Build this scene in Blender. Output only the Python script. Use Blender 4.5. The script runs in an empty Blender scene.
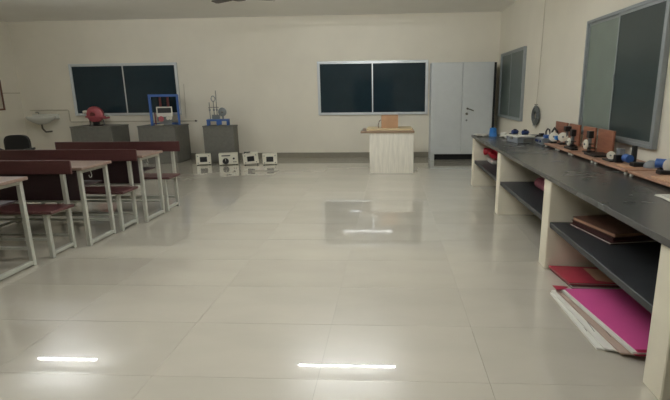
import bpy, bmesh, math, random
from mathutils import Vector, Matrix, Euler
random.seed(7)
PI = math.pi
S = bpy.context.scene
COL = S.collection

# ------------------------------------------------------------------ camera
FPX, PX, PY, CAM_H = 468.7, 365.0, 200.0, 1.5
_d = Vector((391-PX, 92-PY, FPX)).normalized()          # room depth direction seen by the lens
_v = Vector((390-PX, 2240-PY, FPX)); _v = (_v - _d*_v.dot(_d)).normalized()
_r = _v.cross(_d)
cam_data = bpy.data.cameras.new('camera'); cam = bpy.data.objects.new('camera', cam_data); COL.objects.link(cam)
cr = Vector((_r.x, _d.x, -_v.x)); cu = -Vector((_r.y, _d.y, -_v.y)); cf = Vector((_r.z, _d.z, -_v.z))
M = Matrix((cr, cu, -cf)).transposed().to_4x4(); M.translation = (0, 0, CAM_H)
cam.matrix_world = M
cam_data.sensor_width = 36; cam_data.lens = 36*FPX/670
cam_data.shift_x = -(PX-335)/670
cam_data.clip_start = 0.05; cam_data.clip_end = 100
S.camera = cam
# ------------------------------------------------------------------ world (night outside) and exposure
W = bpy.data.worlds.new('night'); S.world = W; W.use_nodes = True
W.node_tree.nodes['Background'].inputs[0].default_value = (0.01, 0.014, 0.02, 1)
W.node_tree.nodes['Background'].inputs[1].default_value = 0.3
S.view_settings.view_transform = 'Standard'
S.view_settings.look = 'None'
S.view_settings.gamma = 1
S.view_settings.use_curve_mapping = False
S.view_settings.exposure = 0.3
TUBE_POWER = 222.0

# ------------------------------------------------------------------ materials
MATS = {}
def s2l(c): return tuple((x/255/12.92) if x/255 <= .04045 else ((x/255+.055)/1.055)**2.4 for x in c)
def mat(name, rgb, rough=.5, metal=0, var=.06, scale=8, bump=0, bscale=60, coat=0, coat_r=.03, spec=.5, obj_var=0, stretch=None, rvar=0, emit=0):
    """principled material with procedural colour variation, optional relief"""
    m = bpy.data.materials.new(name); m.use_nodes = True
    nt = m.node_tree; n = nt.nodes; L = nt.links
    p = n['Principled BSDF']
    c = s2l(rgb)
    tc = n.new('ShaderNodeTexCoord'); mp = n.new('ShaderNodeMapping')
    L.new(tc.outputs['Object'], mp.inputs['Vector'])
    if stretch: mp.inputs['Scale'].default_value = stretch
    no = n.new('ShaderNodeTexNoise'); no.inputs['Scale'].default_value = scale; no.inputs['Detail'].default_value = 5
    L.new(mp.outputs[0], no.inputs['Vector'])
    ra = n.new('ShaderNodeValToRGB')
    ra.color_ramp.elements[0].position = .3; ra.color_ramp.elements[1].position = .7
    ra.color_ramp.elements[0].color = tuple(x*(1-var) for x in c)+(1,)
    ra.color_ramp.elements[1].color = tuple(min(1, x*(1+var)) for x in c)+(1,)
    L.new(no.outputs['Fac'], ra.inputs['Fac'])
    out = ra.outputs['Color']
    if obj_var:
        oi = n.new('ShaderNodeObjectInfo'); mr = n.new('ShaderNodeMapRange')
        mr.inputs['To Min'].default_value = 1-obj_var; mr.inputs['To Max'].default_value = 1+obj_var
        L.new(oi.outputs['Random'], mr.inputs['Value'])
        mx = n.new('ShaderNodeVectorMath'); mx.operation = 'SCALE'
        L.new(out, mx.inputs[0]); L.new(mr.outputs[0], mx.inputs['Scale']); out = mx.outputs[0]
    L.new(out, p.inputs['Base Color'])
    p.inputs['Roughness'].default_value = rough
    p.inputs['Metallic'].default_value = metal
    p.inputs['Specular IOR Level'].default_value = spec
    p.inputs['Coat Weight'].default_value = coat
    p.inputs['Coat Roughness'].default_value = coat_r
    if coat == 1: p.inputs['Coat IOR'].default_value = 1.55
    if rvar:
        mr2 = n.new('ShaderNodeMapRange'); mr2.inputs['To Min'].default_value = max(.02, rough-rvar); mr2.inputs['To Max'].default_value = rough+rvar
        L.new(no.outputs['Fac'], mr2.inputs['Value']); L.new(mr2.outputs[0], p.inputs['Roughness'])
    if bump:
        n2 = n.new('ShaderNodeTexNoise'); n2.inputs['Scale'].default_value = bscale; n2.inputs['Detail'].default_value = 4
        L.new(mp.outputs[0], n2.inputs['Vector'])
        b = n.new('ShaderNodeBump'); b.inputs['Strength'].default_value = bump; b.inputs['Distance'].default_value = .002
        L.new(n2.outputs['Fac'], b.inputs['Height']); L.new(b.outputs[0], p.inputs['Normal'])
    if emit:
        p.inputs['Emission Color'].default_value = s2l(rgb)+(1,); p.inputs['Emission Strength'].default_value = emit
    MATS[name] = m; return m
mat('wall_paint', (232, 226, 209), .6, var=.03, scale=1.5, bump=.15, bscale=120)
mat('ceiling_paint', (247, 245, 238), .7, var=.02, scale=1.5)
mat('floor_tile', (195, 189, 174), .26, var=.04, scale=1.4, obj_var=.04, coat=1, coat_r=.012, spec=.3, stretch=(1, 2.5, 1))
mat('grout', (172, 167, 154), .8)
mat('skirting', (142, 137, 122), .3)
mat('aluminium', (212, 216, 216), .35, metal=.3, var=.03)
mat('grey_aluminium', (150, 156, 157), .4, metal=.3, var=.03)
mat('night_glass', (36, 52, 60), .06, var=.1, scale=2, spec=.35)
mat('dusty_glass', (122, 133, 123), .4, var=.1, scale=3, spec=.5, rvar=.1)
mat('mid_glass', (84, 96, 92), .35, var=.1, scale=3, spec=.4)
mat('mesh_glass', (56, 68, 67), .28, var=.06, scale=2, spec=.4)
mat('cabinet_steel', (205, 209, 207), .4, var=.02, coat=.1)
mat('gap_shade', (28, 29, 28), .7)  # near-black tone painting the shade beside and below the cupboard
mat('slate', (70, 70, 68), .27, var=.05, scale=3, rvar=.02)
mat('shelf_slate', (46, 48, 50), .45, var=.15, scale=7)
mat('plaster', (232, 224, 202), .55, var=.04, scale=5, bump=.2)
mat('maroon_board', (86, 52, 51), .38, var=.08, scale=5, stretch=(1, 12, 12))
mat('dark_board', (48, 32, 34), .4, var=.12, scale=5, stretch=(1, 12, 12))
mat('desk_laminate', (142, 120, 108), .28, var=.1, scale=4, stretch=(1, 10, 10))
mat('leg_paint', (178, 178, 166), .4, var=.04)
mat('plinth_grey', (108, 107, 99), .6, var=.1, scale=18)
mat('blue_paint', (52, 94, 162), .4, var=.06)
mat('navy_plastic', (28, 50, 104), .35)
mat('sky_plastic', (44, 118, 190), .35)
mat('red_paint', (164, 78, 84), .45, var=.08)
mat('deep_red', (104, 48, 46), .4)
mat('red_bag', (196, 28, 52), .35, var=.12, scale=20)
mat('white_plastic', (214, 212, 200), .4, var=.02)
mat('panel_white', (226, 222, 204), .45, var=.02)
mat('black_plastic', (26, 27, 28), .4)
mat('grey_metal', (126, 130, 130), .35, metal=.4)
mat('steel', (170, 172, 170), .25, metal=.9)
mat('grey_box', (128, 134, 138), .4, var=.04)
mat('cardboard', (176, 138, 104), .8, var=.05)
mat('cream_board', (206, 188, 150), .6, var=.04)
mat('table_top', (146, 122, 98), .4, var=.06, scale=6, stretch=(1, 10, 10))
mat('ash_wood', (224, 219, 204), .5, var=.1, scale=14, stretch=(3, 3, .22))
mat('red_wood', (148, 96, 72), .42, var=.14, scale=7, stretch=(1, 1, 6))
mat('base_wood', (172, 132, 108), .4, var=.14, scale=7, stretch=(6, 1, 1))
mat('ceramic', (222, 222, 212), .15, var=.02)
mat('pipe_paint', (196, 188, 168), .5)
mat('dark_pipe', (80, 72, 60), .5)
mat('magenta_card', (206, 84, 144), .5, var=.04)
mat('crimson_card', (150, 26, 56), .5, var=.06)
mat('maroon_file', (170, 54, 70), .45, var=.1, scale=10)
mat('brown_file', (124, 88, 72), .5, var=.12, scale=10)
mat('dark_file', (70, 36, 34), .5, var=.12, scale=10)
mat('paper', (222, 220, 210), .7, var=.03)
mat('tan_paper', (198, 160, 130), .7, var=.06)
mat('brown_paper', (178, 156, 142), .7, var=.05)
mat('pink_paper', (186, 110, 126), .6, var=.2, scale=30)
mat('cable_grey', (98, 102, 100), .5, var=.1)
mat('brown_wood', (112, 76, 56), .5, var=.1)
mat('fan_brown', (96, 92, 86), .4)
mat('board_cream', (196, 188, 170), .7)
mat('print_ink', (70, 72, 76), .6)
mt = mat('tube_glow', (236, 244, 255), .4); pn = mt.node_tree.nodes['Principled BSDF']
pn.inputs['Emission Color'].default_value = (.955, .982, 1.0, 1); pn.inputs['Emission Strength'].default_value = TUBE_POWER

# ------------------------------------------------------------------ mesh helpers
def NB(): return bmesh.new()
def box(bm, x0, x1, y0, y1, z0, z1, bev=0, mtx=None):
    vs = bmesh.ops.create_cube(bm, size=1)['verts']
    T = Matrix.Translation(((x0+x1)/2, (y0+y1)/2, (z0+z1)/2)) @ Matrix.Diagonal((x1-x0, y1-y0, z1-z0, 1))
    bmesh.ops.transform(bm, matrix=T, verts=vs)
    if bev:
        es = {e for v in vs for e in v.link_edges}
        r = bmesh.ops.bevel(bm, geom=list(es), offset=bev, segments=1, affect='EDGES', profile=.5)
        vs = list({v for f in r['faces'] for v in f.verts} | {v for v in vs if v.is_valid})
    if mtx is not None: bmesh.ops.transform(bm, matrix=mtx, verts=vs)
    return bm
def cyl(bm, p0, p1, r0, r1=None, n=16, caps=True):
    p0, p1 = Vector(p0), Vector(p1); r1 = r0 if r1 is None else r1
    d = p1-p0; q = d.to_track_quat('Z', 'Y').to_matrix()
    A = [bm.verts.new(p0+q@Vector((r0*math.cos(2*PI*i/n), r0*math.sin(2*PI*i/n), 0))) for i in range(n)]
    Bv = [bm.verts.new(p1+q@Vector((r1*math.cos(2*PI*i/n), r1*math.sin(2*PI*i/n), 0))) for i in range(n)]
    for i in range(n): bm.faces.new((A[i], A[(i+1) % n], Bv[(i+1) % n], Bv[i]))
    if caps: bm.faces.new(A[::-1]); bm.faces.new(Bv)
    return bm
def tube(bm, pts, r, n=8, closed=False):
    pts = [Vector(p) for p in pts]; rings = []
    for i, p in enumerate(pts):
        if closed: d = pts[(i+1) % len(pts)]-pts[i-1]
        else: d = pts[min(i+1, len(pts)-1)]-pts[max(i-1, 0)]
        d.normalize()
        up = Vector((0, 0, 1)) if abs(d.z) < .9 else Vector((1, 0, 0))
        a = d.cross(up).normalized(); b = d.cross(a)
        rings.append([bm.verts.new(p+a*(r*math.cos(2*PI*k/n))+b*(r*math.sin(2*PI*k/n))) for k in range(n)])
    m = len(rings)
    for i in range(m if closed else m-1):
        A, Bv = rings[i], rings[(i+1) % m]
        for k in range(n): bm.faces.new((A[k], A[(k+1) % n], Bv[(k+1) % n], Bv[k]))
    if not closed: bm.faces.new(rings[0][::-1]); bm.faces.new(rings[-1])
    return bm
def lathe(bm, prof, n=24, mtx=None, sx=1, sy=1):
    """prof: (radius, z) pairs bottom to top"""
    rings = [[bm.verts.new((max(r, 1e-4)*math.cos(2*PI*k/n)*sx, max(r, 1e-4)*math.sin(2*PI*k/n)*sy, z)) for k in range(n)] for r, z in prof]
    for A, Bv in zip(rings, rings[1:]):
        for k in range(n): bm.faces.new((A[k], A[(k+1) % n], Bv[(k+1) % n], Bv[k]))
    bm.faces.new(rings[0][::-1]); bm.faces.new(rings[-1])
    if mtx is not None: bmesh.ops.transform(bm, matrix=mtx, verts=[v for R in rings for v in R])
    return bm
def quadslab(bm, pts, z0, z1):
    """flat slab from a counter-clockwise outline"""
    a = [bm.verts.new((x, y, z0)) for x, y in pts]; b = [bm.verts.new((x, y, z1)) for x, y in pts]
    bm.faces.new(a[::-1]); bm.faces.new(b); n = len(pts)
    for i in range(n): bm.faces.new((a[i], a[(i+1) % n], b[(i+1) % n], b[i]))
    return bm
def part(name, bm, m, parent=None, smooth=False, loc=None, label=None):
    bmesh.ops.recalc_face_normals(bm, faces=bm.faces[:])
    me = bpy.data.meshes.new(name); bm.to_mesh(me); bm.free()
    me.materials.append(MATS[m])
    if smooth:
        for p in me.polygons: p.use_smooth = True
        me.set_sharp_from_angle(angle=math.radians(40))
    o = bpy.data.objects.new(name, me); COL.objects.link(o)
    if parent: o.parent = parent
    if loc: o.location = loc
    if label: o['label'] = label
    return o
def tag(o, label, cat, group=None):
    o['label'] = label; o['category'] = cat
    if group: o['group'] = group
    return o
def thing(name, label, cat, loc=(0, 0, 0), rz=0, group=None):
    o = bpy.data.objects.new(name, None); COL.objects.link(o)
    o.empty_display_size = .1; o.location = loc; o.rotation_euler = (0, 0, rz)
    return tag(o, label, cat, group)
def copy_tree(o, parent=None):
    c = o.copy(); COL.objects.link(c); c.parent = parent
    for ch in o.children: copy_tree(ch, c)
    return c
def dup(o, loc, rz, label):
    c = copy_tree(o); c.location = loc; c.rotation_euler = (0, 0, rz); c['label'] = label
    return c
def struct(name, bm, m, label=None, cat=None, parent=None):
    o = part(name, bm, m, parent); o['kind'] = 'structure'
    if label: o['label'] = label
    if cat: o['category'] = cat
    return o
RX = lambda a: Matrix.Rotation(a, 4, 'X')
RY = lambda a: Matrix.Rotation(a, 4, 'Y')
RZ = lambda a: Matrix.Rotation(a, 4, 'Z')
TR = lambda *p: Matrix.Translation(p)

# ------------------------------------------------------------------ room shell
XL, XR, YF, YB, ZC = -8.8, 2.39, -2.66, 10.96, 3.17
T = .2
floor = struct('floor', box(NB(), XL-T, XR+T, YF-T, YB+T, -.2, -.004), 'grout', 'glossy cream tiled floor of the hall', 'floor')
struct('ceiling', box(NB(), XL-T, XR+T, YF-T, YB+T, ZC, ZC+.2), 'ceiling_paint', 'plain pale ceiling above the hall', 'ceiling')
struct('wall_back', box(NB(), XL-T, XR+T, YB, YB+T, -.004, ZC), 'wall_paint', 'cream wall behind the cabinet and the plinths', 'wall')
struct('wall_front', box(NB(), XL-T, XR+T, YF-T, YF, -.004, ZC), 'wall_paint', 'cream wall opposite the cabinet, behind the viewer', 'wall')
struct('wall_right', box(NB(), XR, XR+T, YF, YB, -.004, ZC), 'wall_paint', 'cream wall along the long counter', 'wall')
struct('wall_left', box(NB(), XL-T, XL, YF, YB, -.004, ZC), 'wall_paint', 'cream wall beside the wash basin', 'wall')
struct('baseboard_back', box(NB(), XL+.012, XR-.012, YB-.012, YB, 0, .13, .003), 'skirting', 'grey tile skirting below the back windows', 'baseboard')
struct('baseboard_left', box(NB(), XL, XL+.012, YF+.012, YB-.012, 0, .13, .003), 'skirting', 'grey tile skirting below the basin-side wall', 'baseboard')
struct('baseboard_right', box(NB(), XR-.012, XR, 7.78, YB-.012, 0, .13, .003), 'skirting', 'grey tile skirting between cabinet and counter', 'baseboard')
# tiles, each its own piece
TX, TY, X0, Y0 = .913, .61, .52, 2.22
def tile_mesh():
    bm = box(NB(), -.5*TX+.0008, .5*TX-.0008, -.5*TY+.0008, .5*TY-.0008, -.004, 0)
    return bm
tile0 = None
ks = range(-8, 15)
for k in ks:
    for c in range(-11, 3):
        xa, xb = X0+c*TX, X0+(c+1)*TX; ya, yb = Y0+k*TY, Y0+(k+1)*TY
        xa, xb, ya, yb = max(xa, XL), min(xb, XR), max(ya, YF), min(yb, YB)
        if xb-xa < .02 or yb-ya < .02: continue
        if tile0 is None: o = tile0 = part('tile', tile_mesh(), 'floor_tile', floor)
        else: o = tile0.copy(); COL.objects.link(o); o.parent = floor
        o.location = ((xa+xb)/2, (ya+yb)/2, 0); o.scale = ((xb-xa)/TX, (yb-ya)/TY, 1)
        o.rotation_euler = (random.uniform(-.0007, .0007), random.uniform(-.0005, .0005), 0)

# windows: aluminium two-track sliders. Built in a local frame: x along the wall, z up, -y into the room
def window(name, w, h, loc, rz, glass_l, glass_r, label, split=.5, fw=.032, alu='aluminium'):
    root = bpy.data.objects.new(name, None); COL.objects.link(root); root.location = loc; root.rotation_euler = (0, 0, rz)
    root['kind'] = 'structure'; tag(root, label, 'window')
    bm = NB()
    box(bm, -w/2, -w/2+fw, -.05, 0, 0, h, .004); box(bm, w/2-fw, w/2, -.05, 0, 0, h, .004)
    box(bm, -w/2+fw, w/2-fw, -.05, 0, 0, fw, .004); box(bm, -w/2+fw, w/2-fw, -.05, 0, h-fw, h, .004)
    part('frame', bm, alu, root)
    xm = -w/2+w*split; sw = .026
    for a, b, y, g in ((-w/2+fw, xm+sw/2, -.020, glass_l), (xm-sw/2, w/2-fw, -.036, glass_r)):
        bm = NB(); z0, z1 = fw, h-fw
        box(bm, a, a+sw, y-.008, y+.008, z0, z1); box(bm, b-sw, b, y-.008, y+.008, z0, z1)
        box(bm, a+sw, b-sw, y-.008, y+.008, z0, z0+sw); box(bm, a+sw, b-sw, y-.008, y+.008, z1-sw, z1)
        s = part('sash', bm, alu, root)
        part('pane', box(NB(), a+sw, b-sw, y-.003, y+.003, z0+sw, z1-sw), g, s)
        part('latch', box(NB(), (b-sw if g is glass_l else a)+.006, (b-sw if g is glass_l else a)+.026, y-.016, y-.008, h*.45, h*.45+.09, .003), alu, s)
    return root
window('window_1', 2.57, 1.185, (-6.20, YB, 1.035), 0, 'night_glass', 'night_glass', 'dark two-pane sliding window behind the red pump and blue press')
window('window_2', 2.5, 1.195, (-.42, YB, .995), 0, 'night_glass', 'night_glass', 'dark two-pane sliding window beside the grey steel cupboard')
window('window_3', 1.80, 1.31, (XR, 9.68, .95), -PI/2, 'mid_glass', 'mid_glass', 'small looking two-pane window nearest the cupboard corner', alu='grey_aluminium')
window('window_4', 1.73, 1.33, (XR, 5.21, .965), -PI/2, 'dusty_glass', 'mesh_glass', 'large two-pane window above the wooden pulley boards', .48, .036, 'grey_aluminium')
# double door in the wall behind the viewer (shows as a dark reflection in the panes)
dr = bpy.data.objects.new('door_1', None); COL.objects.link(dr); dr.location = (-.9, YF, 0); dr['kind'] = 'structure'
tag(dr, 'brown double door behind the viewer', 'door')
bm = NB(); box(bm, -1.0, -.92, 0, .06, 0, 2.1); box(bm, .92, 1.0, 0, .06, 0, 2.1); box(bm, -1.0, 1.0, 0, .06, 2.1, 2.18); part('door_frame', bm, 'brown_wood', dr)
for s in (-1, 1):
    bm = NB(); xa, xb = sorted((s*.005, s*.92)); box(bm, xa, xb, 0, .035, .01, 2.1, .004)
    for za, zb in ((.15, .95), (1.08, 1.98)): box(bm, xa+.12, xb-.12, .03, .045, za, zb, .006)
    lf = part('door_leaf', bm, 'dark_board', dr)
    bm = NB(); tube(bm, [(s*.08, .035, .98), (s*.08, .08, .98), (s*.08, .08, 1.12), (s*.08, .035, 1.12)], .008); part('handle', bm, 'steel', lf, True)

# ------------------------------------------------------------------ lamps
def tube_light(loc, length, label):
    t = thing('tube_light', label, 'tube light', loc, 0, 'ceiling tube lights')
    L = length/2
    part('batten', box(NB(), -L-.05, L+.05, -.02, .02, -.16, -.12, .006), 'white_plastic', t)
    for s in (-1, 1):
        part('lamp_holder', box(NB(), s*(L+.012)-.012, s*(L+.012)+.012, -.016, .016, -.222, -.16, .004), 'white_plastic', t)
    for s in (-.7, .7): part('hanger', cyl(NB(), (s*L, 0, -.12), (s*L, 0, 0), .008, n=8), 'white_plastic', t, True)
    part('tube', cyl(NB(), (-L, 0, -.2), (L, 0, -.2), .009, n=12), 'tube_glow', t, True)
tube_light((-.74, 7.02, ZC), 1.62, 'lit ceiling tube mirrored by the floor at bottom centre')
tube_light((-5.63, 7.06, ZC), 1.05, 'lit ceiling tube mirrored by the floor at lower left')
tube_light((-.75, 4.4, ZC), 1.62, 'lit unseen ceiling tube above the open floor, added to brighten the right wall')  # unseen tube, added for more light on the right wall
tube_light((-.75, 1.6, ZC), 1.62, 'lit ceiling tube above the viewer nearest the counter')

def ceiling_fan(loc, label):
    t = thing('ceiling_fan', label, 'ceiling fan', loc)
    part('canopy', lathe(NB(), [(.02, -.07), (.05, -.05), (.06, 0)]), 'fan_brown', t, True)
    part('rod', cyl(NB(), (0, 0, -.17), (0, 0, -.05), .012, n=10), 'fan_brown', t, True)
    part('motor', lathe(NB(), [(.05, -.285), (.11, -.27), (.135, -.24), (.135, -.21), (.10, -.185), (.03, -.165)]), 'fan_brown', t, True)
    for a in (30, 150, 270):
        bm = NB(); z = -.245
        pts = [(.12, -.03), (.2, -.05), (.52, -.065), (.56, -.05), (.56, .05), (.52, .065), (.2, .05), (.12, .03)]
        quadslab(bm, pts, -.003, .003)
        bmesh.ops.transform(bm, matrix=RZ(math.radians(a)) @ TR(0, 0, z) @ RX(math.radians(10)), verts=bm.verts[:])
        part('blade', bm, 'fan_brown', t)
ceiling_fan((-2.33, 7.55, ZC), 'dark ceiling fan at the top edge between the tube lights')

# ------------------------------------------------------------------ masonry counter along the right wall
ct = thing('counter', 'long built-in counter with black stone top on cream masonry partitions', 'counter', (1.317, 4.0, 0))
cx, cy = 1.317, 4.0
part('worktop', box(NB(), 1.30-cx, XR-cx, .25-cy, 7.72-cy, .772, .81, .0012), 'slate', ct)
parts_y = [(7.52, 7.68), (5.70, 5.86), (3.87, 4.04), (2.09, 2.26), (.28, .46)]
for a, b in parts_y:
    part('partition', box(NB(), 0, XR-cx, a-cy, b-cy, 0, .772, .006), 'plaster', ct)
for (a, b), (c, d) in zip(parts_y, parts_y[1:]):
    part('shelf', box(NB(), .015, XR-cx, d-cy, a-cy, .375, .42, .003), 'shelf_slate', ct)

# ------------------------------------------------------------------ school desks and benches
def make_desk():
    t = thing('school_desk', '', 'desk', group='rows of school desks')
    lg = .038
    for x in (-.8, .8):
        for y in (-.21, .21):
            part('leg', box(NB(), x-lg/2, x+lg/2, y-lg/2, y+lg/2, 0, .785, .003), 'leg_paint', t)
        part('foot_rail', box(NB(), x-lg/2, x+lg/2, -.21+lg/2, .21-lg/2, .015, .05, .003), 'leg_paint', t)
        part('top_rail', box(NB(), x-lg/2, x+lg/2, -.21+lg/2, .21-lg/2, .752, .785, .003), 'leg_paint', t)
        bm = NB(); tube(bm, [(x, -.05+.022*math.cos(a), .705+.022*math.sin(a)) for a in [math.radians(q) for q in range(-200, 60, 26)]] + [(x, -.04, .752)], .004, 6)
        part('bag_hook', bm, 'leg_paint', t, True)
    part('cross_rail', box(NB(), -.8+lg/2, .8-lg/2, -.21-.012, -.21+.012, .455, .483, .003), 'leg_paint', t)
    part('cross_rail', box(NB(), -.8+lg/2, .8-lg/2, .21-.012, .21+.012, .15, .175, .003), 'leg_paint', t)
    part('modesty_panel', box(NB(), -.82, .79, -.246, -.232, .483, .765, .003), 'dark_board', t)
    part('table_top', box(NB(), -.86, .86, -.255, .25, .785, .815, .005), 'desk_laminate', t)
    part('book_shelf', box(NB(), -.78, .78, -.17, .17, .60, .615, .002), 'dark_board', t)
    return t
def make_bench():
    t = thing('school_bench', '', 'bench', group='rows of school benches')
    lg = .038
    for x in (-.74, .74):
        part('leg', box(NB(), x-lg/2, x+lg/2, -.15-lg/2, -.15+lg/2, 0, .435, .003), 'leg_paint', t)
        part('back_post', box(NB(), x-lg/2, x+lg/2, .15-lg/2, .15+lg/2, 0, .87, .003), 'leg_paint', t)
        part('foot_rail', box(NB(), x-lg/2, x+lg/2, -.15+lg/2, .15-lg/2, .03, .062, .003), 'leg_paint', t)
        part('seat_rail', box(NB(), x-lg/2, x+lg/2, -.15+lg/2, .15-lg/2, .405, .435, .003), 'leg_paint', t)
    for y, z in ((-.15, .17), (.15, .12)):
        part('cross_rail', box(NB(), -.74+lg/2, .74-lg/2, y-.012, y+.012, z, z+.025, .003), 'leg_paint', t)
    bm = box(NB(), -.83, .83, -.2, .128, .435, .462, .005); part('seat', bm, 'maroon_board', t)
    part('backrest', box(NB(), -.86, .86, .108, .13, .76, .895, .004), 'maroon_board', t)
    return t
D = make_desk(); D.location = (-4.05, 3.65, 0); D['label'] = 'school desk nearest the viewer, cut off by the left edge'
B_ = make_bench(); B_.location = (-3.95, 4.21, 0); B_['label'] = 'maroon bench directly behind the nearest school desk'
dup(D, (-3.88, 4.635, 0), 0, 'middle school desk between the nearest bench and the middle bench')
dup(B_, (-3.78, 5.10, 0), 0, 'maroon bench of the middle row, in front of the black chair')
dup(D, (-3.75, 5.535, 0), 0, 'school desk farthest from the viewer, in the last row')
dup(B_, (-3.68, 6.0, 0), 0, 'farthest maroon bench, in front of the grey plinths')

# black chair behind the benches
ch = thing('office_chair', 'black padded chair behind the benches near the wash basin', 'chair', (-6.19, 7.3, 0), .12)
bm = NB(); quadslab(bm, [(.2*math.copysign(abs(math.cos(a))**.55, math.cos(a)), .69+.19*math.copysign(abs(math.sin(a))**.55, math.sin(a))) for a in [k*2*PI/32 for k in range(32)]], -.03, .03); bmesh.ops.transform(bm, matrix=TR(0, .2, 0) @ RX(PI/2), verts=bm.verts[:]); part('backrest', bm, 'black_plastic', ch, True)
part('seat', box(NB(), -.24, .24, -.24, .22, .42, .49, .025), 'black_plastic', ch, True)
for s in (-1, 1):
    bm = NB(); tube(bm, [(s*.22, .2, .62), (s*.285, .16, .66), (s*.285, -.12, .66), (s*.27, -.14, .47), (s*.2, -.12, .44)], .016, 8); part('armrest', bm, 'black_plastic', ch, True)
bm = NB(); cyl(bm, (0, 0, .1), (0, 0, .42), .028); part('pedestal', bm, 'black_plastic', ch, True)
for k in range(5):
    a = k*2*PI/5+.3; bm = NB(); tube(bm, [(0, 0, .11), (.26*math.cos(a), .26*math.sin(a), .075)], .02, 8)
    lg_ = part('base_leg', bm, 'black_plastic', ch, True)
    bm = NB(); q = Vector((.25*math.cos(a), .25*math.sin(a), .03)); tn = Vector((-math.sin(a), math.cos(a), 0))*.015; cyl(bm, q-tn, q+tn, .03, n=14); part('castor', bm, 'black_plastic', lg_, True)

# ------------------------------------------------------------------ plinths at the back wall
def plinth(x0, x1, y0, y1, h, label):
    c = ((x0+x1)/2, (y0+y1)/2); t = thing('plinth', label, 'plinth', (c[0], c[1], 0), 0, 'grey plinths at the back wall')
    w, d = (x1-x0)/2, (y1-y0)/2
    part('body', box(NB(), -w+.008, w-.008, -d+.008, d-.008, 0, h-.03, .008), 'plinth_grey', t)
    part('cap', box(NB(), -w, w, -d, d, h-.03, h, .006), 'plinth_grey', t)
plinth(-7.18, -6.22, 10.2, 10.94, .83, 'grey plinth carrying the red pump, left of the other two')
plinth(-5.63, -4.76, 10.2, 10.94, .83, 'grey plinth carrying the blue framed press')
plinth(-4.17, -3.47, 10.25, 10.58, .82, 'narrow grey plinth behind the white meter boxes')

# red pump on the first plinth
p = thing('pump', 'red round pump casing on a dark stem foot', 'pump', (-6.73, 10.5, .83)); p.scale = (.88, .88, .84)
bm = NB(); box(bm, -.14, .14, -.1, .1, 0, .025, .006); box(bm, -.06, .06, -.06, .06, .025, .12, .01); part('foot', bm, 'black_plastic', p)
bm = NB(); lathe(bm, [(.10, -.10), (.19, -.085), (.215, -.03), (.215, .04), (.17, .09), (.06, .11)], 28, TR(0, 0, .30) @ RX(PI/2)); part('casing', bm, 'red_paint', p, True)
bm = NB(); lathe(bm, [(.26, -.02), (.265, 0), (.26, .02)], 28, TR(0, .0, .24) @ Matrix.Diagonal((1, .55, 1, 1))); part('flange', bm, 'red_paint', p, True)
bm = NB(); tube(bm, [(-.15, -.02, .36), (-.25, -.02, .37), (-.29, -.02, .36)], .045, 10); part('inlet', bm, 'panel_white', p, True)
bm = NB(); tube(bm, [(.15, -.03, .22), (.28, -.05, .20), (.40, -.06, .215)], .025, 10); part('outlet', bm, 'red_paint', p, True)
bm = NB(); cyl(bm, (0, -.14, .30), (0, -.10, .30), .06, n=18); part('hub', bm, 'deep_red', p, True)
for sx_ in (-.17, .19):
    bm = NB(); tube(bm, [(sx_, 0, .16), (sx_*1.05, .02, .06), (sx_*1.05, .02, 0)], .015, 8); part('stay', bm, 'steel', p, True)

# blue framed press on the second plinth
p = thing('press_frame', 'blue square gantry press with display box and red motor', 'lab apparatus', (-5.10, 10.5, .83), .42); p.scale = (.84, 1, .95)
for x in (-.34, .34):
    for y in (-.10, .10):
        part('post', box(NB(), x-.028, x+.028, y-.028, y+.028, .05, .66, .003), 'blue_paint', p)
    part('top_tie', box(NB(), x-.025, x+.025, -.072, .072, .61, .655, .003), 'blue_paint', p)
    part('base_tie', box(NB(), x-.028, x+.028, -.13, .13, 0, .05, .003), 'blue_paint', p)
for y in (-.10, .10):
    part('top_beam', box(NB(), -.37, .37, y-.028, y+.028, .66, .715, .003), 'blue_paint', p)
part('base_beam', box(NB(), -.312, .312, .072, .128, 0, .05, .003), 'blue_paint', p)
for x in (-.09, .1):
    bm = NB(); cyl(bm, (x, .0, .42), (x, .0, .70), .032, n=14); part('column', bm, 'deep_red', p, True)
part('crosshead', box(NB(), -.20, .22, -.05, .05, .655, .70, .003), 'deep_red', p)
dsp = part('display_box', box(NB(), -.2, .19, -.13, .06, .2, .43, .006), 'white_plastic', p)
part('screen', box(NB(), -.17, .165, -.136, -.13, .29, .405), 'black_plastic', dsp)
bm = NB(); cyl(bm, (-.1, -.17, .155), (-.1, .02, .155), .065, n=18); part('motor', bm, 'red_paint', p, True)
for x in (.06, .13):
    bm = NB(); cyl(bm, (x, -.12, .165), (x, -.07, .165), .04, n=16); part('dial', bm, 'panel_white', p, True)
part('bearing_block', box(NB(), -.2, .19, -.07, .06, .09, .2, .004), 'grey_metal', p)
part('support', box(NB(), -.16, .15, -.05, .05, 0, .09, .004), 'grey_metal', p)
bm = NB(); lathe(bm, [(.07, 0), (.11, .012), (.12, .03), (.11, .03), (.06, .018)], 24, TR(-.16, -.14, 0)); part('dish', bm, 'panel_white', p, True)
part('side_bar', box(NB(), -.26, -.225, -.12, -.09, .0, .3, .003), 'deep_red', p)

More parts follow.
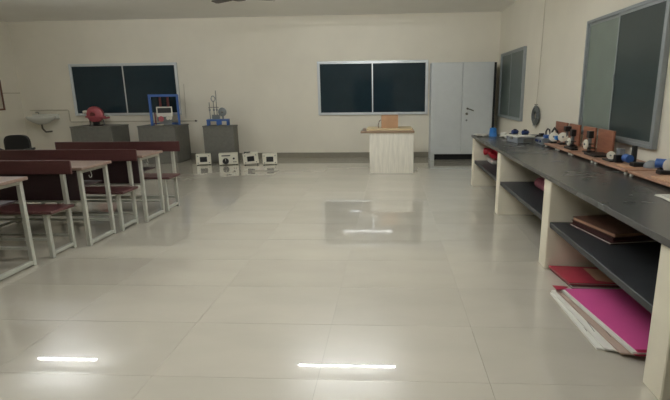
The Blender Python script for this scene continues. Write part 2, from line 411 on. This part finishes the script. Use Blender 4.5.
# rod apparatus on the narrow plinth
p = thing('rod_stand', 'blue bench stand with upright rods and a grey wheel', 'lab apparatus', (-3.87, 10.42, .82), .2); p.scale = (.9, .9, .97)
for x in (-.22, .02, .25):
    for y in (-.12, .12):
        part('leg', box(NB(), x-.022, x+.022, y-.022, y+.022, 0, .1, .003), 'blue_paint', p)
part('deck', box(NB(), -.245, .275, -.145, .145, .1, .14, .004), 'blue_paint', p)
part('panel', box(NB(), -.01, .12, -.16, -.145, .02, .14, .003), 'blue_paint', p)
for x, h in ((-.17, .52), (-.07, .55), (.0, .78)):
    bm = NB(); cyl(bm, (x, 0, .14), (x, 0, h), .010, n=10); part('rod', bm, 'steel', p, True)
    bm = NB(); cyl(bm, (x, 0, .33), (x, 0, .37), .022, n=12); part('clamp', bm, 'grey_metal', p, True)
bm = NB(); tube(bm, [(-.07+.045*math.cos(a), 0, .60+.06*math.sin(a)) for a in [k*PI/9 for k in range(18)]], .011, 8, True); part('ring', bm, 'grey_metal', p, True)
bm = NB(); lathe(bm, [(.085, -.02), (.1, -.012), (.1, .012), (.085, .02)], 26, TR(.13, -.02, .30) @ RY(.35) @ RX(PI/2)); wh = part('wheel', bm, 'grey_metal', p, True)
bm = NB(); cyl(bm, (.13, -.05, .30), (.13, .03, .30), .022, n=12); part('hub', bm, 'steel', wh, True)
part('wheel_bracket', box(NB(), .11, .15, .02, .05, .14, .32, .003), 'grey_metal', p)
part('weight_block', box(NB(), -.12, .06, -.06, .06, .14, .24, .006), 'grey_metal', p)
part('arm', box(NB(), -.2, .05, -.008, .008, .40, .415), 'steel', p)

# white meter boxes on the floor
def meter_box(x, y, rz, label, kind=0, tilt=0, w=.31, h=.235):
    t = thing('meter_box', label, 'meter', (x, y, 0), rz, 'white meter boxes on the floor')
    t.rotation_euler = (0, tilt, rz)
    if tilt: t.location.z = abs(math.sin(tilt))*w/2
    part('case', box(NB(), -w/2, w/2, -.10, .12, .014, h, .008), 'panel_white', t)
    for sx_ in (-1, 1):
        for y_ in (-.075, .09):
            part('foot', box(NB(), sx_*(w/2-.03)-.014, sx_*(w/2-.03)+.014, y_-.012, y_+.012, 0, .014), 'black_plastic', t)
    if kind == 0:
        part('display', box(NB(), -.074, .074, -.106, -.1, .07, .18, .002), 'black_plastic', t)
        for sx_ in (-1, 1):
            for z in (.05, .2):
                bm = NB(); cyl(bm, (sx_*.115, -.108, z), (sx_*.115, -.1, z), .012, n=10); part('terminal', bm, 'grey_metal', t, True)
    else:
        bm = NB(); cyl(bm, (-.06, -.125, .09), (-.06, -.1, .09), .066, n=22); d_ = part('dial', bm, 'black_plastic', t, True)
        part('pointer', box(NB(), -.064, -.056, -.128, -.125, .09, .145), 'panel_white', d_)
        part('scale_strip', box(NB(), -.14, .04, -.104, -.1, .195, .218), 'black_plastic', t)
        for x_, z, r in ((.11, .14, .022), (.11, .07, .012), (.15, .07, .012)):
            bm = NB(); cyl(bm, (x_, -.115, z), (x_, -.1, z), r, n=14); part('knob', bm, 'black_plastic', t, True)
    return t
meter_box(-4.09, 9.98, .36, 'white meter box standing alone left of the dial box')
meter_box(-3.53, 9.97, .32, 'widest white box with a round black dial', 1, w=.40, h=.25)
m3 = meter_box(-3.03, 9.97, .28, 'slightly tilted white meter box with a cable on top', tilt=-.07, w=.32, h=.24)
meter_box(-2.62, 9.97, .24, 'upright white meter box at the right end of the row')
bm = NB(); tube(bm, [(-.13, -.06, .25), (-.1, -.02, .262), (-.04, -.05, .258), (.0, 0, .262), (-.06, .03, .258), (-.12, .0, .27)], .011, 6); part('cable', bm, 'black_plastic', m3, True)

# ------------------------------------------------------------------ wash basin, pipes, left wall
p = thing('wash_basin', 'white ceramic wall basin in the far corner', 'basin', (-8.2, YB-.002, .855)); p.scale = (.84, 1, .9)
bm = NB()
lathe(bm, [(.09, 0), (.2, .04), (.34, .12), (.385, .17), (.39, .20), (.37, .205), (.33, .17), (.22, .09), (.05, .07)], 32, TR(0, -.24, 0) @ Matrix.Diagonal((1, .6, 1, 1)))
bowl = part('bowl', bm, 'ceramic', p, True)
bm = NB(); cyl(bm, (0, -.24, .072), (0, -.24, .082), .028, n=14); part('drain', bm, 'steel', bowl, True)
part('back_ledge', box(NB(), -.36, .36, -.13, 0, .12, .26, .02), 'ceramic', p, True)
bm = NB(); tube(bm, [(-.2, -.07, .26), (-.2, -.07, .29), (-.2, -.1, .31), (-.2, -.16, .295)], .014, 8); part('tap', bm, 'steel', p, True)
bm = NB(); tube(bm, [(0, -.24, .0), (0, -.24, -.1), (.03, -.23, -.15), (.05, -.2, -.2), (.05, -.12, -.2), (.05, 0, -.2)], .022, 10); part('waste_pipe', bm, 'dark_pipe', p, True)

bm = NB(); y = YB-.016
tube(bm, [(-8.6, y, 1.175), (-7.68, y, 1.175), (-7.655, y, 1.15), (-7.655, y, .92), (-7.63, y, .895), (-6.2, y, .895), (-4.60, y, .895)], .011, 8)
o = part('water_pipe', bm, 'pipe_paint', None, True); tag(o, 'thin painted water pipe running along the wall from the basin', 'pipe')
bm = NB(); cyl(bm, (-4.58, YB-.05, .895), (-4.58, YB-.003, .895), .022, n=12); part('stop_valve', bm, 'dark_pipe', o, True)
bm = NB(); cyl(bm, (-4.82, YB-.012, .96), (-4.80, YB-.012, 1.74), .006, n=8); o = part('wall_conduit', bm, 'pipe_paint', None, True); tag(o, 'short vertical conduit right of the blue press window', 'conduit')
bm = NB(); cyl(bm, (XL+.012, 10.45, 1.58), (XL+.012, YB-.015, 1.58), .009, n=8); o = part('wall_conduit', bm, 'pipe_paint', None, True); tag(o, 'short horizontal conduit beside the brown framed board', 'conduit')
p = thing('notice_board', 'brown framed board at the left edge of the photo', 'notice board', (XL, 9.7, 1.2))
for a, b, c, d in ((-.72, -.68, 0, .68), (.68, .72, 0, .68), (-.68, .68, 0, .04), (-.68, .68, .64, .68)):
    part('frame_rail', box(NB(), 0, .03, a, b, c, d, .004), 'brown_wood', p)
part('panel', box(NB(), .002, .015, -.68, .68, .04, .64), 'board_cream', p)

# ------------------------------------------------------------------ steel cupboard
p = thing('steel_cupboard', 'tall grey two-door steel cupboard in the corner', 'cupboard', (1.53, 10.70, 0))
HW, YD = .66, .245
bm = NB(); box(bm, -HW, -HW+.02, -YD, YD, .14, 2.1); box(bm, HW-.02, HW, -YD, YD, .14, 2.1); box(bm, -HW+.02, HW-.02, -YD, YD, 2.08, 2.1); box(bm, -HW+.02, HW-.02, -YD, YD, .14, .16); box(bm, -HW+.02, HW-.02, YD-.015, YD, .16, 2.08)
part('carcass', bm, 'cabinet_steel', p)
for s in (-1, 1):
    xa, xb = sorted((s*.003, s*(HW-.004)))
    dd = part('door', box(NB(), xa, xb, -YD-.02, -YD-.001, .145, 2.095, .004), 'cabinet_steel', p)
    if s == 1:
        bm = NB(); cyl(bm, (.12, -YD-.02, 1.13), (.12, -YD-.05, 1.13), .022, n=14); tube(bm, [(.12, -YD-.05, 1.13), (.17, -YD-.052, 1.115), (.25, -YD-.05, 1.085)], .013, 8); part('handle', bm, 'steel', dd, True)
        bm = NB(); cyl(bm, (.11, -YD-.02, 1.02), (.11, -YD-.03, 1.02), .028, n=16); part('lock', bm, 'steel', dd, True)
        bm = NB(); cyl(bm, (.11, -YD-.02, .88), (.11, -YD-.028, .88), .022, n=16); part('lock', bm, 'grey_metal', dd, True)
for sx_ in (-1, 1):
    for sy_ in (-1, 1):
        xa, xb = sorted((sx_*HW, sx_*(HW-.09))); ya, yb = sorted((sy_*(YD-.005), sy_*(YD-.07)))
        part('leg', box(NB(), xa, xb, ya, yb, 0, .14, .003), 'cabinet_steel', p)
part('gap_shade_strip', box(NB(), HW, HW+.05, -YD-.005, -YD+.03, .1, 2.09), 'gap_shade', p)  # dark strip standing in for the shaded gap between cupboard and wall
part('base_shade_sheet', box(NB(), -HW+.1, HW-.1, -.13, -.12, 0.005, .14), 'gap_shade', p)  # dark sheet standing in for the shade in the opening under the cupboard

# ------------------------------------------------------------------ demonstration table with board and box
p = thing('demonstration_table', 'pale wood grained table with a solid front panel', 'table', (0, 9.1, 0))
part('front_panel', box(NB(), -.40, .42, -.35, -.325, 0, .76, .003), 'ash_wood', p)
for x in (-.40, .395):
    part('side_panel', box(NB(), x, x+.025, -.325, .35, 0, .76, .002), 'ash_wood', p)
part('apron', box(NB(), -.375, .395, .2, .22, .5, .76, .002), 'ash_wood', p)
part('table_top', box(NB(), -.565, .435, -.37, .42,   .76, .795, .005), 'table_top', p)
o = part('drawing_board', box(NB(), -.46, .40, -.27, .30, 0, .035, .004), 'cream_board', None, loc=(.0, 9.15, .795))
tag(o, 'flat cream board lying on the pale table', 'board')
p = thing('cardboard_box', 'small brown closed cardboard box on the pale table', 'box', (-.025, 9.12, .83))
part('carton', box(NB(), -.16, .16, -.13, .13, 0, .235, .004), 'cardboard', p)
for s in (-1, 1):
    ya, yb = sorted((s*.002, s*.13)); part('flap', box(NB(), -.16, .16, ya, yb, .235, .241), 'cardboard', p)
part('tape', box(NB(), -.16, .16, -.025, .025, .241, .2425), 'tan_paper', p)
bm = NB(); tube(bm, [(-.21, -.1, .01), (-.22, -.1, .06), (-.21, -.1, .09), (-.2, -.1, .13), (-.17, -.1, .16)], .008, 6)
o = part('cord', bm, 'brown_wood', None, True, loc=(-.025, 9.12, .828)); tag(o, 'short brown cord beside the cardboard box', 'cord')

# ------------------------------------------------------------------ coil hanging on the right wall
p = thing('cable_coil', 'coil of grey cable hanging on the wall between the windows', 'cable', (XR-.003, 7.93, .955))
bm = NB()
for k in range(7):
    rr = .185-.016*k
    tube(bm, [(-.022-.006*(k % 3), rr*math.cos(a),   .14+rr*.82*math.sin(a)) for a in [q*2*PI/28 for q in range(28)]], .014, 7, True)
part('loops', bm, 'cable_grey', p, True)
bm = NB(); tube(bm, [(-.02, 0, .32), (-.012, -.01, .8), (-.012, -.05, 1.5), (-.012, -.06, ZC-.957)], .005, 6); part('drop_wire', bm, 'pipe_paint', p, True)
bm = NB(); tube(bm, [(-.03, .1, .05), (-.03, .08, -.03), (-.025, -.0, -.055), (-.025, -.08, -.0), (-.025, -.04, .03)], .012, 6); part('tail', bm, 'white_plastic', p, True)
bm = NB(); cyl(bm, (-.05, 0, .315), (0, 0, .315), .008, n=8); part('hook', bm, 'steel', p, True)

# ------------------------------------------------------------------ small things at the far end of the counter
CT = .81
p = thing('plastic_tub', 'bright blue plastic tub at the far end of the counter', 'tub', (1.585, 7.44, CT))
bm = NB(); lathe(bm, [(.066, 0), (.062, .02), (.05, .115), (.053, .125), (.046, .125), (.04, .1), (.04, .008)], 20); part('body', bm, 'sky_plastic', p, True)
bm = NB(); random.seed(3)
g = [[bm.verts.new((-.1+.2*i/6, -.16+.32*j/6, .004+random.random()*.03)) for j in range(7)] for i in range(7)]
for i in range(6):
    for j in range(6): bm.faces.new((g[i][j], g[i+1][j], g[i+1][j+1], g[i][j+1]))
r_ = bmesh.ops.solidify(bm, geom=bm.faces[:], thickness=.003)
o = part('crumpled_sheet', bm, 'paper', None, True, loc=(1.41, 7.46, CT)); tag(o, 'crumpled white sheet on the far end of the counter', 'paper')
p = thing('wire_tangle', 'tangle of wires with white plugs beside the blue tub', 'wires', (1.76, 7.22, CT))
random.seed(11); pts = []
for k in range(26):
    a = k*1.1; pts.append((.13*math.cos(a)*(.5+random.random()*.6), .2*math.sin(a)*(.5+random.random()*.6), .012+.03*random.random()))
bm = NB(); tube(bm, pts, .007, 6); part('wire', bm, 'panel_white', p, True)
for k in range(7):
    x, y, z = random.uniform(-.13, .13), random.uniform(-.2, .2), random.uniform(.025, .06)
    part('plug', box(NB(), -.034, .034, -.024, .024, -.022, .022, .006, TR(x, y, z) @ RZ(random.uniform(0, 3))), 'white_plastic', p)
def small_motor(loc, rz, label, m='navy_plastic', s=1.0, group=None):
    t = thing('small_motor', label, 'motor', loc, rz, group)
    part('bracket', box(NB(), -.05*s, .05*s, -.035*s, .035*s, 0, .012*s, .002), 'grey_metal', t)
    bm = NB(); cyl(bm, (-.055*s, 0, .05*s), (.055*s, 0, .05*s), .038*s, n=16); part('housing', bm, m, t, True)
    bm = NB(); cyl(bm, (.055*s, 0, .05*s), (.09*s, 0, .05*s), .008*s, n=8); part('shaft', bm, 'steel', t, True)
    part('terminal_box', box(NB(), -.025*s, .025*s, -.022*s, .022*s, .08*s, .105*s, .003), 'black_plastic', t)
    return t
small_motor((1.70, 6.76, CT), .6, 'small blue motor left of the grey instrument case')
p = thing('instrument_case', 'grey instrument case with two blue motors on top', 'case', (1.76, 6.52, CT), .22)
w, d, h = .12, .15, .1
part('case_body', box(NB(), -w, w, -d, d, 0, h-.025, .008), 'grey_box', p)
part('lid', box(NB(), -w-.006, w+.006, -d-.006, d+.006, h-.025, h, .008), 'white_plastic', p)
part('name_plate', box(NB(), -.03, .11, -d-.004, -d, .01, .065), 'plinth_grey', p)
part('clasp', box(NB(), -w-.012, -w, -.03, .03, .05, .085, .003), 'steel', p)
for dx, dy, lab in ((-.06, .07, 'blue motor on the grey case, on the side near the room'), (.055, -.02, 'blue motor on the grey case, on the side near the wall')):
    small_motor((1.76+dx, 6.52+dy, CT+h), .35, lab, s=.72)
small_motor((2.06, 6.58, CT), .3, 'dark motor between the grey case and the grey control box', 'black_plastic', 1.1)
p = thing('control_box', 'flat grey control box at the start of the wooden boards', 'box', (2.04, 6.24, CT))
part('case', box(NB(), -.11, .08, -.11, .16, 0, .085, .006), 'grey_box', p)
for y in (-.05, .05, .12):
    bm = NB(); cyl(bm, (-.11, y, .045), (-.125, y, .045), .016, n=12); part('knob', bm, 'navy_plastic', p, True)
bm = NB(); tube(bm, [(0, .1, .085), (0, .1, .16), (0, .04, .2), (0, -.04, .19), (0, -.07, .12), (0, -.07, .085)], .01, 8); part('carry_handle', bm, 'black_plastic', p, True)
part('blue_module', box(NB(), -.06, .06, -.08, .02, .085, .125, .006), 'blue_paint', p)

# ------------------------------------------------------------------ wooden pulley boards
def disc(parent, c, r, axis, m='panel_white', th=.018):
    a = Vector(axis).normalized()*th/2; c = Vector(c); bm = NB(); n = 24
    q = a.to_track_quat('Z', 'Y').to_matrix().to_4x4()
    lathe(bm, [(r*.92, -th/2), (r, -th/2+.003), (r*.93, 0), (r, th/2-.003), (r*.92, th/2)], n, TR(*c) @ q)
    w_ = part('wheel', bm, m, parent, True)
    bm = NB(); cyl(bm, c-a*2, c+a*2, r*.2, n=12); part('hub', bm, 'grey_metal', w_, True)
def rig(y0, y1, label, back=None, depth=(1.93, 2.34)):
    x0, x1 = depth
    t = thing('pulley_board', label, 'lab apparatus', (x0, (y0+y1)/2, CT), 0, 'wooden pulley boards on the counter')
    L = (y1-y0)/2; Dp = x1-x0
    part('base_board', box(NB(), 0, Dp, -L, L, .022, .04, .002), 'base_wood', t)
    for x in (.02, Dp-.02):
        for y in (-L+.025, L-.025):
            bm = NB(); cyl(bm, (x, y, 0), (x, y, .022), .014, n=10); part('foot', bm, 'white_plastic', t, True)
    if back:
        a, b, zt = back; c = (y0+y1)/2
        part('back_board', box(NB(), 2.205-x0, 2.225-x0, a-c, b-c, .04, zt-CT, .002), 'red_wood', t)
    return t
def clampstand(t, x, y, h=.2, wheel_r=.045, face=(1, 0, 0)):
    part('clamp_base', box(NB(), x-.05, x+.05, y-.05, y+.05, .04, .055, .003), 'black_plastic', t)
    part('upright', box(NB(), x-.012, x+.012, y-.022, y+.022, .055, h, .002), 'grey_metal', t)
    part('motor_block', box(NB(), x-.025, x+.025, y-.035, y+.035, h-.01, h+.065, .004), 'black_plastic', t)
    bm = NB(); cyl(bm, (x-.06, y-.03, h-.07), (x+.03, y-.03, h-.07), .008, n=8); part('axle', bm, 'steel', t, True)
    part('lever', box(NB(), x-.05, x+.02, y-.1, y+.06, h-.11, h-.10), 'black_plastic', t)
    disc(t, (x-.055, y-.04, h-.07), wheel_r, face)
t = rig(6.06, 6.50, 'wooden pulley board half hidden behind the grey control box', (6.065, 6.48, 1.095), (2.12, 2.34))
bm = NB(); tube(bm, [(.05, .0, .04), (.05, .02, .16), (.04, .1, .2), (.03, .16, .14)], .012, 8); part('bent_arm', bm, 'black_plastic', t, True)
t = rig(5.62, 6.04, 'wooden pulley board with two white dials facing the viewer', (5.66, 5.995, 1.095))
for x, y, z in ((.10, .17, .12), (.16, .02, .13)):
    part('dial_stand', box(NB(), x-.012, x+.012, y+.02, y+.045, .04, z, .002), 'grey_metal', t)
    part('clamp_base', box(NB(), x-.04, x+.04, y-.02, y+.07, .04, .056, .003), 'black_plastic', t)
    disc(t, (x, y, z), .058, (-.35, -1, .25))
part('motor_block', box(NB(), .17, .24, -.02, .05, .2, .26, .004), 'black_plastic', t)
part('upright', box(NB(), .19, .215, .0, .03, .04, .2, .002), 'grey_metal', t)
part('blue_coupling', box(NB(), .09, .14, .06, .12, .09, .14, .006), 'sky_plastic', t)
t = rig(5.20, 5.59, 'wooden pulley board in the middle of the three with tall backs', (5.23, 5.545, 1.095))
clampstand(t, .16, .15, .18)
part('slide', box(NB(), .05, .12, -.14, .1, .04, .062, .003), 'black_plastic', t)
t = rig(4.60, 5.17, 'wooden pulley board with tall back nearest the viewer', (4.80, 5.155, 1.095))
clampstand(t, .17, .21, .2, .052)
part('slide', box(NB(), .06, .25, -.2, .06, .04, .06, .003), 'black_plastic', t)
part('clear_block', box(NB(), .30, .35, -.2, -.12, .04, .12, .004), 'grey_box', t)
t = rig(3.935, 4.57, 'wooden board with a white wheel, blue motor and black upright', None)
disc(t, (.12, .22, .09), .038, (-.8, -1, 0)); part('wheel_post', box(NB(), .125, .145, .21, .235, .04, .1, .002), 'black_plastic', t)
part('clamp_base', box(NB(), .07, .2, .12, .29, .04, .055, .003), 'black_plastic', t)
part('bearing', box(NB(), .1, .17, .08, .13, .04, .11, .004), 'black_plastic', t)
bm = NB(); cyl(bm, (.17, -.03, .09), (.17, .05, .09), .036, n=18); part('blue_motor', bm, 'blue_paint', t, True)
part('upright', box(NB(), .21, .245, .0, .04, .04, .2, .004), 'black_plastic', t)
part('crank_arm', box(NB(), .14, .26, -.17, -.09, .04, .075, .004), 'black_plastic', t)
bm = NB(); lathe(bm, [(.06, .04), (.06, .06), (.045, .085), (.02, .1)], 22, TR(.27, -.2, 0)); part('dome', bm, 'grey_box', t, True)
part('tray_plate', box(NB(), .05, .12, -.24, -.05, .04, .048), 'tan_paper', t)
t = rig(3.2, 3.89, 'wooden board nearest the viewer, cut off by the right edge', None)
bm = NB(); cyl(bm, (.19, .30, .11), (.25, .245, .11), .038, n=18); part('blue_motor', bm, 'blue_paint', t, True)
part('motor_stand', box(NB(), .2, .24, .25, .295, .04, .085, .003), 'black_plastic', t)
disc(t, (.25, .18, .105), .064, (-.5, -1, 0), 'white_plastic', .025)
part('wheel_stand', box(NB(), .25, .275, .195, .215, .04, .13, .003), 'black_plastic', t)
part('clamp_base', box(NB(), .15, .23, .15, .22, .04, .07, .004), 'black_plastic', t)
part('tray_plate', box(NB(), .03, .2, -.2, .05, .04, .05), 'tan_paper', t)

# printed sheets on the worktop
for k, (x, y, rz, lab) in enumerate(((1.915, 3.045, .1, 'printed white sheet lying lower on the counter at the right edge'), (1.905, 3.03, -.12, 'printed white sheet lying on top at the counter right edge'))):
    z = CT+.0025*k
    p = thing('printed_sheet', lab, 'paper', (x, y, z), rz, 'loose sheets on the counter')
    part('sheet', box(NB(), -.16, .16, -.11, .11, 0, .002), 'paper', p)
    if k:
        for q in range(5): part('text_line', box(NB(), -.13, .1-.03*(q % 2), .07-.034*q, .078-.034*q, .002, .0022), 'print_ink', p)

# ------------------------------------------------------------------ things on the shelves and under the counter
def file_thing(name, pts, z0, th, cover, label, inner='paper', group=None, cat='file'):
    cxm = sum(q[0] for q in pts)/len(pts); cym = sum(q[1] for q in pts)/len(pts)
    t = thing(name, label, cat, (cxm, cym, z0), 0, group)
    loc = [(a-cxm, b-cym) for a, b in pts]
    c = .0035
    part('back_cover', quadslab(NB(), loc, 0, c), cover, t)
    part('pages', quadslab(NB(), [(a*.97, b*.97) for a, b in loc], c, th-c), inner, t)
    part('front_cover', quadslab(NB(), loc, th-c, th), cover, t)
    return t
def rect(x, y, w, l, a):
    c, s = math.cos(a), math.sin(a)
    return [(x+c*u-s*v, y+s*u+c*v) for u, v in ((-w/2, -l/2), (w/2, -l/2), (w/2, l/2), (-w/2, l/2))]
SH = .421
file_thing('file', rect(1.715, 3.565, .42, .53, .18), SH, .018, 'dark_file', 'dark maroon file at the bottom of the pile on the shelf', group='files on the shelf')
file_thing('file', rect(1.72, 3.57, .40, .51, .21), SH+.018, .028, 'dark_file', 'dark brown file in the middle of the shelf pile', 'dark_file', group='files on the shelf')
file_thing('file', rect(1.725, 3.575, .39, .50, .23), SH+.046, .028, 'brown_file', 'brown file on top of the shelf pile', 'tan_paper', group='files on the shelf')
file_thing('folder', [(1.40, 3.46), (1.80, 3.44), (1.86, 3.83), (1.36, 3.865)], 0, .022, 'dark_file', 'dark folder under the red folder on the floor', group='folders on the floor')
t = file_thing('folder', [(1.385, 3.49), (1.79, 3.47), (1.85, 3.82), (1.345, 3.86)], .022, .016, 'maroon_file', 'red folder with a tan sheet on the floor below the files', group='folders on the floor')
part('tan_sheet', quadslab(NB(), [(.02, -.12), (.17, -.18), (.2, .1), (.02, .14)], .016, .0175), 'tan_paper', t)
# fanned drawing sheets with the magenta folder on top
fan = [([(1.215, 2.575), (1.275, 2.56), (1.60, 3.0), (1.58, 3.36), (1.20, 3.36)], 'bottom of the fanned drawing sheets under the magenta folder', 'paper'),
       ([(1.25, 2.55), (1.33, 2.53), (1.66, 2.9), (1.62, 3.37), (1.215, 3.38)], 'middle of the fanned drawing sheets under the magenta folder', 'paper'),
       ([(1.31, 2.49), (1.42, 2.47), (1.72, 2.62), (1.70, 3.36), (1.24, 3.36)], 'brown sheet at the top of the fanned drawing sheets', 'brown_paper')]
for k, (pts, lab, m) in enumerate(fan):
    c = (sum(q[0] for q in pts)/5, sum(q[1] for q in pts)/5)
    p = thing('drawing_sheets', lab, 'paper', (c[0], c[1], .012*k), 0, 'drawing sheets on the floor')
    part('sheet_stack', quadslab(NB(), [(a-c[0], b-c[1]) for a, b in pts], 0, .0115), m, p)
    for q in range(4):
        part('drawn_line', box(NB(), -.002, .002, -.22, .22, .0115, .0118, 0, TR(pts[0][0]-c[0]+.035+.004*q, .02, 0) @ TR(.012*q, 0, 0) @ RZ(.04*q-.06)), 'print_ink', p)
pts = [(1.34, 2.45), (1.45, 2.44), (1.80, 2.46), (1.80, 3.31), (1.235, 3.37)]
c = (1.55, 2.9)
t = thing('folder', 'big magenta folder on top of the pile on the floor', 'folder', (c[0], c[1], .036), 0, 'folders on the floor')
part('back_cover', quadslab(NB(), [(a-c[0], b-c[1]) for a, b in [(1.375, 2.452), (1.80, 2.45), (1.80, 3.33), (1.29, 3.33)]], 0, .006), 'crimson_card', t)
part('pages', quadslab(NB(), [(a-c[0], b-c[1]) for a, b in [(1.36, 2.46), (1.79, 2.46), (1.79, 3.31), (1.265, 3.32)]], .006, .022), 'paper', t)
part('front_cover', quadslab(NB(), [(a-c[0], b-c[1]) for a, b in [(1.385, 2.45), (1.80, 2.45), (1.80, 3.32), (1.285, 3.32)]], .022, .026), 'magenta_card', t)
part('corner_flap', quadslab(NB(), [(a-c[0], b-c[1]) for a, b in [(1.225, 3.30), (1.285, 3.31), (1.33, 3.36), (1.22, 3.38)]], .0225, .025), 'crimson_card', t)
part('cover_hem', quadslab(NB(), [(a-c[0], b-c[1]) for a, b in [(1.385, 2.45), (1.80, 2.45), (1.80, 2.475), (1.38, 2.475)]], .026, .0275), 'crimson_card', t)
# red bag on a white box, far shelf
p = thing('red_bag', 'crumpled bright red bag on the far shelf', 'bag', (1.66, 7.26, SH+.045))
bm = NB(); bmesh.ops.create_icosphere(bm, subdivisions=3, radius=1)
random.seed(5)
for v in bm.verts:
    f = 1+.1*math.sin(5*v.co.x+3*v.co.z)+.08*math.sin(7*v.co.y-5*v.co.x)+random.uniform(-.05, .05)
    v.co = Vector((v.co.x*.16*f, v.co.y*.19*f, max(0, .1+v.co.z*.1*f)))
part('sack', bm, 'red_bag', p, True)
bm = NB(); cyl(bm, (-.1, .08, .12), (-.19, .15, .11), .04, .06, n=10); part('knot', bm, 'red_bag', p, True)
o = part('white_tray', box(NB(), -.17, .17, -.17, .17, 0, .045, .008), 'white_plastic', None, loc=(1.68, 7.24, SH)); tag(o, 'flat white tray under the red bag', 'tray')
p = thing('paper_bundle', 'pink and white rolled bundle on the shelf behind a partition', 'bundle', (1.74, 5.14, SH))
for k, (x, z, m) in enumerate(((-.06, .06, 'pink_paper'), (.06, .06, 'paper'), (0, .165, 'pink_paper'))):
    bm = NB(); cyl(bm, (x, -.2, z), (x*1.02, .17, z), .058, n=16); part('roll', bm, m, p, True)
